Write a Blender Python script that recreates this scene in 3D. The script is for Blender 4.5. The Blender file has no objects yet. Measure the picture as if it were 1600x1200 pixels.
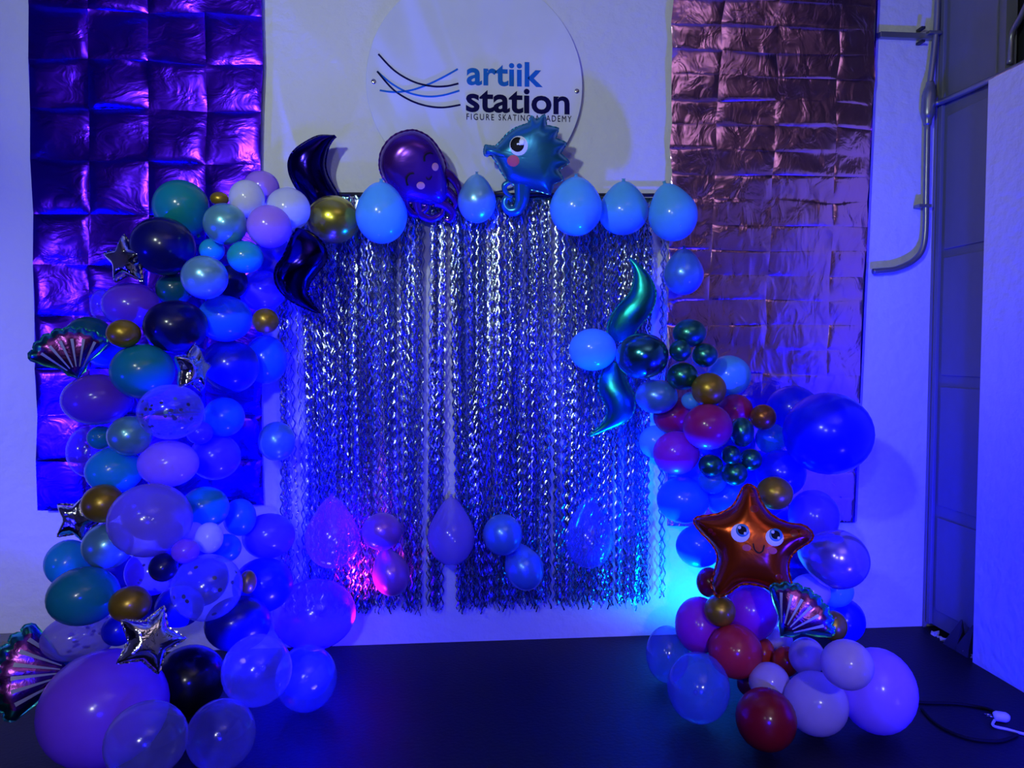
import bpy, math, random
from mathutils import Vector, Matrix, noise
random.seed(7)
sc = bpy.context.scene
col = sc.collection

# ------------------------------------------------------------------ camera
FPX, YAW, PIT, CAMH, CAMD = 1164.0, math.radians(5), math.radians(2.5), 1.5, 3.8
CF = Vector((math.sin(YAW)*math.cos(PIT), math.cos(YAW)*math.cos(PIT), -math.sin(PIT)))
CR = Vector((math.cos(YAW), -math.sin(YAW), 0))
CU = CR.cross(CF)
CC = Vector((0, -CAMD, CAMH))
cam = bpy.data.cameras.new('camera'); camo = bpy.data.objects.new('camera', cam); col.objects.link(camo)
cam.sensor_width = 36; cam.lens = FPX*36/1600; cam.clip_start = .05
camo.matrix_world = Matrix.Translation(CC) @ Matrix((CR, CU, -CF)).transposed().to_4x4()
sc.camera = camo
# ------------------------------------------------------------------ world, exposure, lights
sc.view_settings.view_transform = 'Standard'; sc.view_settings.look = 'None'
sc.view_settings.gamma = 1; sc.view_settings.use_curve_mapping = False
sc.view_settings.exposure = 0
sc.cycles.transparent_max_bounces = 24
w = bpy.data.worlds.new('world'); sc.world = w; w.use_nodes = True
w.node_tree.nodes['Background'].inputs[0].default_value = (.30, .36, .75, 1)
w.node_tree.nodes['Background'].inputs[1].default_value = .02
def light(name, kind, loc, aim, color, energy, size=.1, spot=90, blend=.5):
    l = bpy.data.lights.new(name, kind); l.color = color; l.energy = energy
    if kind == 'AREA': l.shape = 'DISK'; l.size = size
    else: l.shadow_soft_size = size
    if kind == 'SPOT': l.spot_size = math.radians(spot); l.spot_blend = blend
    o = bpy.data.objects.new(name, l); col.objects.link(o)
    o.location = loc
    o.rotation_euler = (Vector(aim)-Vector(loc)).to_track_quat('-Z', 'Y').to_euler()
    return o
# the hall's ceiling lamps behind the photographer, then added fill spots
light('hall_lamp', 'SPOT', (-1.5, -4.2, 3.0), (.2, 0, 3.5), (.76, .90, .78), 270, .10, 90, 1)
light('hall_lamp_low', 'SPOT', (-.6, -4.6, 2.3), (.0, 0, 2.4), (.80, .86, .86), 65, .08, 84, 1)
light('added_fill_side', 'SPOT', (-3.7, -3.2, 2.2), (-2.7, 0, .9), (.80, .85, .95), 150, .08, 52, 1)  # unseen spot added to lift the lower left wall
light('added_fill_left', 'SPOT', (-.9, -4.8, 2.0), (-1.4, -1.0, .3), (.85, .85, .90), 85, .08, 34, 1)  # invented spot that brightens the tall garland's floor balloons
light('added_fill_right', 'SPOT', (.9, -4.7, 2.1), (1.55, -.9, .2), (.85, .85, .90), 90, .08, 30, 1)  # likewise added, for the floor balloons of the short garland
light('added_ceiling_fill', 'SPOT', (1.5, -5.0, 3.3), (1.5, -5.0, 5), (1, .78, .92), 210, .1, 150, .6)  # added to brighten the ceiling that the rose foil mirrors
# blue LED floods on the floor, plus added blue fills
B0 = (.003, .002, 1)
light('blue_flood_left_front', 'SPOT', (-3.2, -2.4, .6), (-2.2, 0, 1.75), B0, 330, .12, 78, 1)
light('blue_flood_right_front', 'SPOT', (2.05, -1.9, .12), (2.3, -.1, 1.5), B0, 520, .08, 110, 1)
light('blue_flood_left_back', 'SPOT', (-.42, -.95, .12), (-1.1, -.40, 1.0), B0, 620, .05, 82, .9)
light('blue_flood_left_wall', 'SPOT', (-.75, -.30, .16), (-.95, 0, .8), B0, 160, .05, 130, .9)
light('blue_flood_left_up', 'SPOT', (-.62, -.32, .10), (-.30, -.24, 2.0), B0, 1000, .04, 60, .8)
light('cyan_flood_right_back', 'SPOT', (1.32, -.42, .1), (1.24, 0, .55), (.0, .16, 1), 70, .05, 130, .9)
light('blue_flood_right_up', 'SPOT', (1.12, -.34, .10), (.66, -.26, 2.0), (.0, .02, 1), 1300, .04, 66, .8)
light('added_blue_fill', 'SPOT', (.3, -5.6, 1.3), (.1, -.6, .1), B0, 850, .08, 44, 1)  # added frontal blue fill from the hall's rear, above the floor
light('added_blue_seahorse', 'SPOT', (.85, -.72, .1), (.42, -.26, 2.19), (.0, .03, 1), 260, .03, 13, .5)  # extra narrow light put in to turn the seahorse's underside blue
light('added_blue_octopus', 'SPOT', (-.5, -.72, .1), (-.12, -.25, 2.14), B0, 220, .03, 11, .5)  # extra light of the same sort, added for the octopus's underside
light('magenta_flood', 'SPOT', (-.42, -.33, .22), (-.36, 0, .60), (1, .02, .75), 34, .03, 75, .9)

# ------------------------------------------------------------------ projection helpers
def ray(px, py): return CF + CR*((px-800)/FPX) - CU*((py-600)/FPX)
def W(px, py, d=0.0):
    r = ray(px, py); return CC + r*((-d-CC.y)/r.y)
def XW(px, py, x):
    r = ray(px, py); return CC + r*((x-CC.x)/r.x)
def G(px, py):
    r = ray(px, py); return CC + r*(-CC.z/r.z)
def mpp(p): return (p-CC).dot(CF)/FPX          # metres per pixel at a point
def frame(p):
    f = (p-CC).normalized(); r = f.cross(Vector((0, 0, 1))).normalized(); u = r.cross(f)
    return r, u, f
def mat4(x, y, z, loc): return Matrix.Translation(loc) @ Matrix((x, y, z)).transposed().to_4x4()

# ------------------------------------------------------------------ materials
MATS = {}
def base(name):
    m = bpy.data.materials.new(name); m.use_nodes = True
    return m, m.node_tree.nodes, m.node_tree.links, m.node_tree.nodes['Principled BSDF']
def c4(c): return (c[0], c[1], c[2], 1)
def bump(n, l, b, scale, strength, dist=.01, detail=4, vec=None, kind='noise'):
    t = n.new('ShaderNodeTexNoise' if kind == 'noise' else 'ShaderNodeTexVoronoi')
    t.inputs['Scale'].default_value = scale
    if kind == 'noise': t.inputs['Detail'].default_value = detail
    tc = n.new('ShaderNodeTexCoord')
    if vec:
        mp = n.new('ShaderNodeMapping'); mp.inputs['Scale'].default_value = vec
        l.new(tc.outputs['Object'], mp.inputs[0]); l.new(mp.outputs[0], t.inputs['Vector'])
    else: l.new(tc.outputs['Object'], t.inputs['Vector'])
    bp = n.new('ShaderNodeBump'); bp.inputs['Strength'].default_value = strength; bp.inputs['Distance'].default_value = dist
    l.new(t.outputs[0], bp.inputs['Height']); l.new(bp.outputs[0], b.inputs['Normal'])
    return t, bp
def simple(name, c, rough=.5, metal=0, coat=0, spec=.5, bmp=None):
    if name in MATS: return MATS[name]
    m, n, l, b = base(name)
    b.inputs['Roughness'].default_value = rough; b.inputs['Metallic'].default_value = metal
    b.inputs['Coat Weight'].default_value = coat; b.inputs['Coat Roughness'].default_value = .06
    b.inputs['Specular IOR Level'].default_value = spec
    # a faint mottling keeps every surface procedural
    t = n.new('ShaderNodeTexNoise'); t.inputs['Scale'].default_value = 6
    mx = n.new('ShaderNodeMix'); mx.data_type = 'RGBA'; mx.blend_type = 'MULTIPLY'
    mx.inputs['Factor'].default_value = .12
    mx.inputs[6].default_value = c4(c); l.new(t.outputs['Fac'], mx.inputs[7]); l.new(mx.outputs[2], b.inputs['Base Color'])
    if bmp: bump(n, l, b, *bmp)
    MATS[name] = m; return m
def latex(name, c, trans=.32):
    if name in MATS: return MATS[name]
    m = simple(name, c, .42, 0, .9, .25); n, l = m.node_tree.nodes, m.node_tree.links; b = n['Principled BSDF']
    b.inputs['Coat Roughness'].default_value = .16
    src = b.inputs['Base Color'].links[0].from_socket
    t = n.new('ShaderNodeBsdfTranslucent'); l.new(src, t.inputs[0])
    mx = n.new('ShaderNodeMixShader'); mx.inputs[0].default_value = trans       # stretched latex lets light through
    l.new(b.outputs[0], mx.inputs[1]); l.new(t.outputs[0], mx.inputs[2]); l.new(mx.outputs[0], n['Material Output'].inputs[0])
    return m
def clear(name, tint, alpha=.30):
    """thin see-through film: a little body colour plus a Fresnel gloss"""
    if name in MATS: return MATS[name]
    m, n, l, b = base(name)
    b.inputs['Base Color'].default_value = c4(tint); b.inputs['Roughness'].default_value = .3
    b.inputs['Specular IOR Level'].default_value = 0
    tr = n.new('ShaderNodeBsdfTransparent'); tr.inputs[0].default_value = (.82+.18*tint[0], .82+.18*tint[1], .86+.14*tint[2], 1)
    mx = n.new('ShaderNodeMixShader')
    l.new(tr.outputs[0], mx.inputs[1]); l.new(b.outputs[0], mx.inputs[2])
    gl = n.new('ShaderNodeBsdfGlossy'); gl.inputs['Roughness'].default_value = .13
    lw = n.new('ShaderNodeLayerWeight'); lw.inputs['Blend'].default_value = .5      # Schlick reflectance, equal on both sides of the film
    pw = n.new('ShaderNodeMath'); pw.operation = 'POWER'; pw.inputs[1].default_value = 4; l.new(lw.outputs['Facing'], pw.inputs[0])
    ma = n.new('ShaderNodeMath'); ma.operation = 'MULTIPLY_ADD'; ma.inputs[1].default_value = .55; ma.inputs[2].default_value = .05; l.new(pw.outputs[0], ma.inputs[0])
    p2 = n.new('ShaderNodeMath'); p2.operation = 'POWER'; p2.inputs[1].default_value = 2.2; l.new(lw.outputs['Facing'], p2.inputs[0])
    al = n.new('ShaderNodeMath'); al.operation = 'MULTIPLY_ADD'; al.inputs[1].default_value = .42; al.inputs[2].default_value = alpha   # longer path through the film at its rim
    l.new(p2.outputs[0], al.inputs[0]); l.new(al.outputs[0], mx.inputs[0])
    m2 = n.new('ShaderNodeMixShader'); l.new(ma.outputs[0], m2.inputs[0])
    l.new(mx.outputs[0], m2.inputs[1]); l.new(gl.outputs[0], m2.inputs[2])
    l.new(m2.outputs[0], n['Material Output'].inputs[0])
    MATS[name] = m; return m
def foil(name, c, rough=.12, wr=.35, scale=22, vec=None):
    if name in MATS: return MATS[name]
    m, n, l, b = base(name)
    b.inputs['Base Color'].default_value = c4(c); b.inputs['Metallic'].default_value = 1; b.inputs['Roughness'].default_value = rough
    t, bp = bump(n, l, b, scale, wr, .02, 3, vec)
    t.inputs['Distortion'].default_value = .8
    MATS[name] = m; return m
LAT = dict(teal=(.008, .36, .40), dteal=(.004, .14, .17), cyan=(.02, .55, .75), navy=(.002, .003, .15), purple=(.23, .06, .75),
           lav=(.58, .30, .98), white=(.86, .88, .95), pwhite=(.80, .86, .94), blue=(.02, .24, .95), sky=(.14, .64, 1), dblue=(.004, .014, .60),
           vblue=(.13, .07, .98), black=(.003, .003, .006), violet=(.40, .12, .95), magenta=(.55, .014, .20), dmag=(.30, .008, .09),
           mpurple=(.58, .03, .60), red=(.75, .035, .08), dred=(.36, .006, .016), orange=(.85, .06, .03), lilac=(.72, .56, .95), bigblue=(.002, .008, .98))
def bm(key):
    if key in LAT: return latex('latex_'+key, LAT[key])
    if key == 'gold': return simple('latex_gold', (.42, .27, .02), .34, .6, .2)
    if key == 'olive': return simple('latex_chrome_gold', (.55, .50, .05), .26, .85, .5)
    if key == 'ogold': return simple('latex_orange_gold', (.36, .12, .02), .30, .6, .3)
    if key == 'pteal': return simple('latex_pearl_teal', (.16, .48, .56), .30, .45, .6)
    if key == 'psky': return simple('latex_pearl_sky', (.20, .50, .78), .30, .45, .6)
    if key == 'pblue': return simple('latex_pearl_blue', (.10, .32, .85), .30, .45, .6)
    if key == 'pmag': return simple('latex_pearl_magenta', (.42, .12, .60), .28, .35, .6)
    if key == 'green': return simple('latex_chrome_green', (.03, .24, .20), .30, .85, .4)
    if key == 'chrteal': return simple('latex_chrome_teal', (.03, .22, .28), .20, .9, .6)
    if key == 'chrlav': return simple('latex_chrome_lavender', (.34, .24, .72), .20, .7, .7)
    if key == 'clear': return clear('latex_clear', (.34, .33, .80), .11)
    if key == 'cpurple': return clear('latex_clear_purple', (.32, .22, .80), .46)
    if key == 'cblue': return clear('latex_clear_blue', (.12, .18, .90), .22)
    if key == 'cpink': return clear('latex_clear_pink', (.5, .14, .85), .20)
    if key == 'cviolet': return clear('latex_clear_violet', (.18, .07, .85), .34)
    raise KeyError(key)
WALL = None
def wallmat(name, c, rough=.85, scale=18, st=.35):
    m, n, l, b = base(name); b.inputs['Roughness'].default_value = rough
    t, bp = bump(n, l, b, scale, st, .03, 9)
    t2 = n.new('ShaderNodeTexNoise'); t2.inputs['Scale'].default_value = 2.2; t2.inputs['Detail'].default_value = 8
    r = n.new('ShaderNodeValToRGB'); r.color_ramp.elements[0].position = .3; r.color_ramp.elements[1].position = .62
    r.color_ramp.elements[0].color = c4([k*.86 for k in c]); r.color_ramp.elements[1].color = c4(c)
    l.new(t2.outputs['Fac'], r.inputs[0]); l.new(r.outputs[0], b.inputs['Base Color'])
    return m
M_wall = wallmat('white_plaster', (.74, .75, .76))
M_hall = wallmat('hall_paint', (.42, .40, .44))
M_conc = wallmat('grey_concrete', (.22, .22, .23))
M_floor = simple('black_vinyl', (.006, .006, .012), .5, 0, 0, .25, (60, .15, .01))
M_door = simple('grey_painted_steel', (.17, .18, .22), .5, 0, 0, .4, (40, .06, .01))
M_dark = simple('dark_steel', (.035, .037, .05), .5, .3)
M_pipe = simple('galvanised_conduit', (.32, .33, .37), .35, .8)
M_acr = simple('white_acrylic', (.66, .70, .76), .25, 0, .3)
M_steel = simple('chrome_screw', (.55, .56, .55), .2, 1)
M_navyprint = simple('navy_print', (.004, .003, .05), .7, 0, 0, .1)
M_blueprint = simple('blue_print', (.010, .14, .52), .7, 0, 0, .1)
M_cable = simple('black_cable', (.006, .006, .008), .8, 0, 0, .2)
M_plug = simple('white_plug', (.7, .72, .75), .4)
F_purple = foil('purple_foil', (.09, .010, 1), .24, .34, 7, (1, 1, 1.4))
F_pink = foil('rose_foil', (.90, .47, .84), .20, .42, 10, (1, 1, .7))
F_silver = foil('silver_foil', (.75, .76, .80), .08, .25, 25)
F_strand = foil('silver_fringe', (.42, .52, .70), .20, .2, 30)
F_header = foil('teal_tape', (.10, .30, .36), .2, .2, 30)
F_navy = foil('navy_foil', (.012, .006, .17), .16, .10, 10)
F_teal = foil('teal_foil', (.015, .34, .34), .34, .12, 10)
F_oct = foil('octopus_foil', (.095, .018, .30), .2, .06, 8)
F_sea = foil('seahorse_foil', (.03, .22, .42), .28, .06, 8)
F_star = foil('starfish_foil', (.42, .05, .005), .2, .08, 10)
F_shell = foil('shell_purple_foil', (.30, .07, .40), .26, .15, 22)
F_rim = foil('shell_green_foil', (.06, .45, .40), .28, .15, 22)
for k_ in ('octopus_foil', 'seahorse_foil', 'starfish_foil'):
    MATS[k_].node_tree.nodes['Principled BSDF'].inputs['Metallic'].default_value = .7
P_white = simple('print_white', (.75, .8, .85), .35)
P_black = simple('print_black', (.004, .004, .006), .6, 0, 0, .15)
P_pink = simple('print_pink', (.62, .10, .13), .5, 0, 0, .2)
P_peach = simple('print_peach', (.58, .22, .18), .6, 0, 0, .2)
P_iris = simple('print_iris', (.03, .22, .42), .3)
P_red = simple('print_red', (.25, .012, .006), .3)
P_rib = simple('print_grey_stripe', (.45, .48, .55), .35)

# ------------------------------------------------------------------ object helpers
def link(name, me, parent=None, mw=None):
    o = bpy.data.objects.new(name, me); col.objects.link(o)
    if parent: o.parent = parent
    if mw is not None:
        if parent: o.matrix_parent_inverse = Matrix.Identity(4); o.matrix_local = mw
        else: o.matrix_world = mw
    return o
def mesh(name, V, F, mat, smooth=True):
    me = bpy.data.meshes.new(name); me.from_pydata([tuple(v) for v in V], [], F); me.update()
    if mat: me.materials.append(mat)
    if smooth: me.polygons.foreach_set('use_smooth', [True]*len(me.polygons))
    return me
def obj(name, V, F, mat, parent=None, mw=None, smooth=True): return link(name, mesh(name, V, F, mat, smooth), parent, mw)
def tag(o, label, cat, group=None, kind=None):
    if label: o['label'] = label
    if cat: o['category'] = cat
    if group: o['group'] = group
    if kind: o['kind'] = kind
    return o
def empty(name, loc=(0, 0, 0), mw=None):
    o = bpy.data.objects.new(name, None); col.objects.link(o); o.empty_display_size = .05
    if mw is not None: o.matrix_world = mw
    else: o.location = loc
    return o
def box(x0, x1, y0, y1, z0, z1):
    V = [(x, y, z) for x in (x0, x1) for y in (y0, y1) for z in (z0, z1)]
    return V, [(0, 1, 3, 2), (4, 6, 7, 5), (0, 4, 5, 1), (2, 3, 7, 6), (0, 2, 6, 4), (1, 5, 7, 3)]
def bbox(name, b, mat, parent=None, bev=0):
    x0, x1, y0, y1, z0, z1 = b
    c = Vector(((x0+x1)/2, (y0+y1)/2, (z0+z1)/2))
    V, F = box(x0-c.x, x1-c.x, y0-c.y, y1-c.y, z0-c.z, z1-c.z)
    o = obj(name, V, F, mat, parent, None, False)
    o.location = c - (parent.location if parent else Vector())
    if bev:
        md = o.modifiers.new('bevel', 'BEVEL'); md.width = bev; md.segments = 2
    return o
def catmull(P, n=6, closed=False):
    P = [Vector(p) for p in P]; N = len(P); out = []
    for i in range(N if closed else N-1):
        g = lambda k: P[k % N] if closed else P[max(0, min(N-1, k))]
        a, b, c, d = g(i-1), g(i), g(i+1), g(i+2)
        for j in range(n):
            t = j/n
            out.append(.5*((2*b)+(c-a)*t+(2*a-5*b+4*c-d)*t*t+(3*b-a-3*c+d)*t**3))
    if not closed: out.append(P[-1])
    return out
def tube(P, R, seg=10, smooth=6):
    """swept tube through P; R a radius or a list of radii per control point"""
    P = [Vector(p) for p in P]
    RR = R if isinstance(R, (list, tuple)) else [R]*len(P)
    if smooth > 1 and len(P) > 2:
        Q = catmull(P, smooth)
        rr = []
        for i in range(len(P)-1):
            for j in range(smooth): rr.append(RR[i]+(RR[i+1]-RR[i])*j/smooth)
        rr.append(RR[-1])
    else: Q, rr = P, list(RR)
    V, F = [], []
    nrm = None
    for i, q in enumerate(Q):
        t = (Q[min(i+1, len(Q)-1)]-Q[max(i-1, 0)]).normalized()
        if nrm is None: nrm = t.orthogonal().normalized()
        nrm = (nrm-t*nrm.dot(t)).normalized(); bn = t.cross(nrm)
        for k in range(seg):
            a = 2*math.pi*k/seg
            V.append(q+(nrm*math.cos(a)+bn*math.sin(a))*rr[i])
    n = len(Q)
    for i in range(n-1):
        for k in range(seg):
            a, b = i*seg+k, i*seg+(k+1) % seg
            F.append((a, b, b+seg, a+seg))
    F.append(tuple(range(seg))[::-1]); F.append(tuple((n-1)*seg+k for k in range(seg)))
    return V, F
def local(V, o): return [Vector(v)-Vector(o) for v in V]

# ------------------------------------------------------------------ the room
RX = 2.60
DY = -.47                                     # where the steel door ends and the white side wall starts
tag(bbox('floor', (-5, 5, -8, .3, -.1, 0), M_floor), 'matt black vinyl floor of the hall', None, None, 'structure')
wb = tag(bbox('wall_back', (-5, RX+.3, 0, .2, 0, 4.6), M_wall), 'rough white plaster wall behind the balloon display', None, None, 'structure')
tag(bbox('ceiling', (-5, RX+.3, -8, .2, 4.6, 4.7), M_hall), 'pale ceiling of the hall', None, None, 'structure')
tag(bbox('wall_left', (-5.1, -5, -8, .2, 0, 4.6), M_hall), 'plain side wall of the hall', None, None, 'structure')
tag(bbox('wall_front', (-5, RX+.3, -8.1, -8, 0, 4.6), M_hall), 'plain end wall of the hall', None, None, 'structure')
zt = XW(1540, 128, RX-.075).z
ws = tag(bbox('wall_right', (RX-.075, RX+.25, -6.5, DY, 0, zt), M_wall), 'white side wall of partial height beside the steel door', None, None, 'structure')
# raised corner rib of the back wall
tag(bbox('trim_1', (RX-.018, RX, -.012, -.001, .0, 4.5), M_conc), 'narrow grey strip in the corner by the steel door', None, None, 'structure')
# concrete plinth at the far left
p0 = W(-60, 998, .06); p1 = W(52, 998, .06)
pl = empty('trim_2', (p0.x, -.05, 0)); tag(pl, 'low grey concrete plinth along the wall foot', None, None, 'structure')
bbox('plinth', (p0.x-1.2, p1.x, -.09, -.001, 0, p0.z-.03), M_conc, pl, .008)
bbox('coping', (p0.x-1.2, p1.x+.012, -.10, -.001, p0.z-.03, p0.z), M_conc, pl, .006)
# steel door
dr = empty('door_1', (RX, DY, 0)); tag(dr, 'grey painted steel door with recessed panels in the corner', None, None, 'structure')
bbox('leaf', (RX+.005, RX+.06, DY, -.02, .03, 4.4), M_door, dr)
def dz(y): return XW(1500, y, RX).z
for a, b in ((150, -190), (385, 172), (588, 398), (800, 606), (985, 820)):
    z0, z1 = max(.12, dz(a)), dz(b)
    y0, y1 = DY+.045, -.085
    bbox('raised_panel', (RX-.006, RX+.01, y0, y1, z0, z1), M_door, dr, .004)
bbox('jamb', (RX-.012, RX+.03, -.05, -.02, .03, 4.4), M_door, dr, .004)
# dark shutter above the side wall
sh = empty('roller_shutter', (RX+.2, -2, zt)); tag(sh, 'dark ribbed steel shutter above the white side wall', 'shutter')
bbox('backing', (RX+.09, RX+.13, -4, -.005, zt, 4.4), M_dark, sh)
for i in range(14):
    y = -.05-i*.11
    bbox('rib', (RX+.075, RX+.09, y-.035, y, zt, 4.4), M_dark, sh)
# triangular wedges at the door foot
for i, (px, py, lab) in enumerate(((1463, 1012, 'grey triangular wedge at the door foot, nearer the back wall corner'), (1484, 1022, 'grey triangular wedge at the door foot, nearer the white side wall'))):
    p = G(px, py); p.x = RX-.035
    V = [(-.03, -.05, 0), (-.03, .05, 0), (.03, .05, 0), (.03, -.05, 0), (.015, -.03, .15), (.02, -.025, .15), (.015, -.02, .15)]
    F = [(0, 1, 6, 4), (1, 2, 5, 6), (2, 3, 5), (3, 0, 4, 5), (4, 6, 5), (0, 3, 2, 1)]
    o = obj('door_wedge', V, F, M_dark, None, Matrix.Translation(p), False)
    tag(o, lab, 'wedge', 'wedges at the door foot')
# debris lumps at the door foot
V, F = [], []
for i in range(16):
    p = G(1440+i*5.3, 990+i*3.2); s = random.uniform(.008, .02)
    b = len(V)
    v, f = box(-s, s, -s*.8, s*.8, 0, s)
    V += [Vector(q)*random.uniform(.7, 1.2)+Vector((RX-.015-random.random()*.03, p.y, 0)) for q in v]; F += [tuple(k+b for k in q) for q in f]
o = obj('plaster_debris', local(V, (RX, -.3, 0)), F, M_wall, None, Matrix.Translation((RX, -.3, 0)), False)
tag(o, 'crumbled white plaster bits along the door foot', 'debris', None, 'stuff')

# ------------------------------------------------------------------ conduits
def pipe(name, pts, r, label, parts=None):
    P = [Vector(p) for p in pts]; o0 = P[0]
    V, F = tube([p-o0 for p in P], r, 12, 5)
    o = obj(name, V, F, M_pipe, None, Matrix.Translation(o0)); tag(o, label, 'conduit'); return o
D_ = .035
cb = empty('electrical_conduit', W(1449, 170, D_)); tag(cb, 'galvanised conduit with junction box running down the wall and bending sideways', 'conduit')
def sub(name, pts, r, parent, mat=M_pipe, seg=12, sm=5):
    V, F = tube([Vector(p)-parent.location for p in pts], r, seg, sm)
    return obj(name, V, F, mat, parent)
sub('upper_pipe', [W(1467, -60, D_), W(1465, 0, D_), W(1463, 40, D_), W(1458, 90, D_), W(1453, 130, D_), W(1451, 150, D_)], .015, cb)
sub('lower_pipe', [W(1449, 188, D_), W(1447, 300, D_), W(1446, 360, D_), W(1441, 390, D_), W(1426, 408, D_), W(1400, 420, D_), W(1375, 423, D_), W(1364, 424, D_)], .015, cb)
V, F = tube([W(1453, 128, D_)-cb.location, W(1453, 136, D_)-cb.location, W(1451, 150, D_)-cb.location, W(1449.5, 178, D_)-cb.location, W(1449, 186, D_)-cb.location, W(1449, 196, D_)-cb.location], [.019, .024, .034, .034, .024, .019], 12, 3)
obj('junction_box', V, F, M_pipe, cb)
for px, py in ((1443, 322), (1459, 52)):
    p = W(px, py, D_)-cb.location
    bbox('clamp', (p.x-.035+cb.location.x, p.x+.035+cb.location.x, p.y-.018+cb.location.y, p.y+.034+cb.location.y, p.z-.008+cb.location.z, p.z+.008+cb.location.z), M_pipe, cb, .002)
a, b = W(1376, 53, .03), W(1462, 54, .03)
st = empty('strut_channel', (a.x, -.03, a.z)); tag(st, 'short horizontal steel strut beside the rose foil sheet', 'strut')
bbox('channel', (a.x, b.x, -.03, -.001, a.z-.015, a.z+.015), M_pipe, st, .003)
for s in (-1, 1): bbox('bolt', (b.x-.09, b.x-.07, -.05, -.001, a.z+s*.034-.006, a.z+s*.034+.006), M_dark, st)
zt2 = zt+.02
pipe('conduit_run', [W(1456, 163, .04), Vector((RX-.02, -.1, W(1470, 155, .1).z)), Vector((RX-.03, DY-.02, zt2)), Vector((RX-.02, -1.1, zt2+.005)), Vector((RX-.02, -2.5, zt2+.005))], .015, 'straight conduit along the top edge of the white side wall')
pipe('conduit_riser', [XW(1551, -80, RX+.03), XW(1551, 0, RX+.03), XW(1551, 60, RX+.03), XW(1554, 85, RX+.03), XW(1562, 100, RX+.02)], .014, 'vertical conduit over the shutter, nearer the steel door')
pipe('conduit_elbow', [XW(1612, -10, RX+.03), XW(1596, 25, RX+.03), XW(1582, 50, RX+.03), XW(1579, 70, RX+.03), XW(1578, 100, RX+.02)], .014, 'bent conduit over the shutter dropping to the wall top')

# ------------------------------------------------------------------ foil sheets
def sheet(name, cols, rows, d, mat, label, bulge, seedv, tilt=.020, crump=.010, edge=.45):
    """cols: px pairs (top x at y=0, bottom x at y=800); rows: list of z"""
    rnd = random.Random(seedv)
    e = empty(name, (W(cols[0][1], 800, d).x, -d, rows[-1])); tag(e, label, 'foil sheet', 'foil backdrop sheets')
    zt_, zb_ = W(cols[0][0], 0, d).z, W(cols[0][1], 800, d).z
    def X(c, z):
        x0, x1 = W(c[0], 0, d).x, W(c[1], 800, d).x
        return x0+(x1-x0)*(zt_-z)/(zt_-zb_)
    N = 8
    off = [[(rnd.uniform(-.008, .008), rnd.uniform(-.008, .008), rnd.uniform(0, .014)) for c in cols] for r in rows]
    for r in range(len(rows)-1):
        for c in range(len(cols)-1):
            def corner(rr, cc):
                z = rows[rr]; o = off[rr][cc]
                return Vector((X(cols[cc], z)+o[0], -d-o[2], z+o[1]))
            p00, p01, p10, p11 = corner(r, c), corner(r, c+1), corner(r+1, c), corner(r+1, c+1)
            V, F = [], []
            tx, tz = rnd.uniform(-tilt, tilt), rnd.uniform(-tilt, tilt)
            bl = bulge*rnd.uniform(.3, 1.3); sd = rnd.uniform(0, 99)
            for i in range(N+1):
                for j in range(N+1):
                    u, v = j/N, i/N
                    # finer spacing towards the folds
                    u = .5-.5*math.cos(math.pi*u); v = .5-.5*math.cos(math.pi*v)
                    p = (p00*(1-u)+p01*u)*(1-v)+(p10*(1-u)+p11*u)*v
                    k = (16*u*(1-u)*v*(1-v))
                    h = bl*k**edge+(tx*(u-.5)+tz*(v-.5))*k**.3+crump*k**.5*noise.noise(Vector((u*2.2+sd, v*1.6, sd)))
                    fold = .006*(1-min(1, min(u, 1-u, v, 1-v)*9))
                    V.append(p-e.location+Vector((0, -h-.004+fold*0, 0)))
            for i in range(N):
                for j in range(N):
                    a = i*(N+1)+j; F.append((a, a+N+1, a+N+2, a+1))
            obj('foil_panel', V, F, mat, e)
    # hanging cord of tape behind the top edge and hemmed sides
    return e, X
zs = lambda y: W(60, y, .03).z
rowsL = [zs(y) for y in (-147, -67, 13, 93, 168, 250, 333, 413, 494, 576, 648, 722, 796)]
eL, XL = sheet('purple_foil_sheet', [(45, 62), (138, 146), (230, 234), (322, 324), (409, 412)], rowsL, .03, F_purple, 'glossy purple foil sheet creased into large squares behind the tall garland', .012, 3)
zs = lambda y: W(1060, y, .03).z
rowsR = [zs(-80+i*39.2) for i in range(24)]
eR, XR = sheet('rose_foil_sheet', [(1050, 1040), (1130, 1090), (1218, 1182), (1312, 1282), (1368, 1333)], rowsR, .03, F_pink, 'rose pink foil sheet creased into flat rectangles behind the short garland', .0022, 5, .009, .006, .16)
# folded dark edge of the rose sheet
z0, z1 = rowsR[-1], rowsR[0]
x0, x1 = XR((1369, 1334), z0), XR((1369, 1334), z1)
V = [(x0, -.045, z0), (x0+.035, -.005, z0), (x1+.035, -.005, z1), (x1, -.045, z1), (x0, -.03, z0), (x0+.03, -.002, z0), (x1+.03, -.002, z1), (x1, -.03, z1)]
obj('folded_edge', local(V, eR.location), [(0, 1, 2, 3), (7, 6, 5, 4), (0, 4, 5, 1), (3, 2, 6, 7), (1, 5, 6, 2), (0, 3, 7, 4)], F_purple, eR, None, False)

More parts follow.
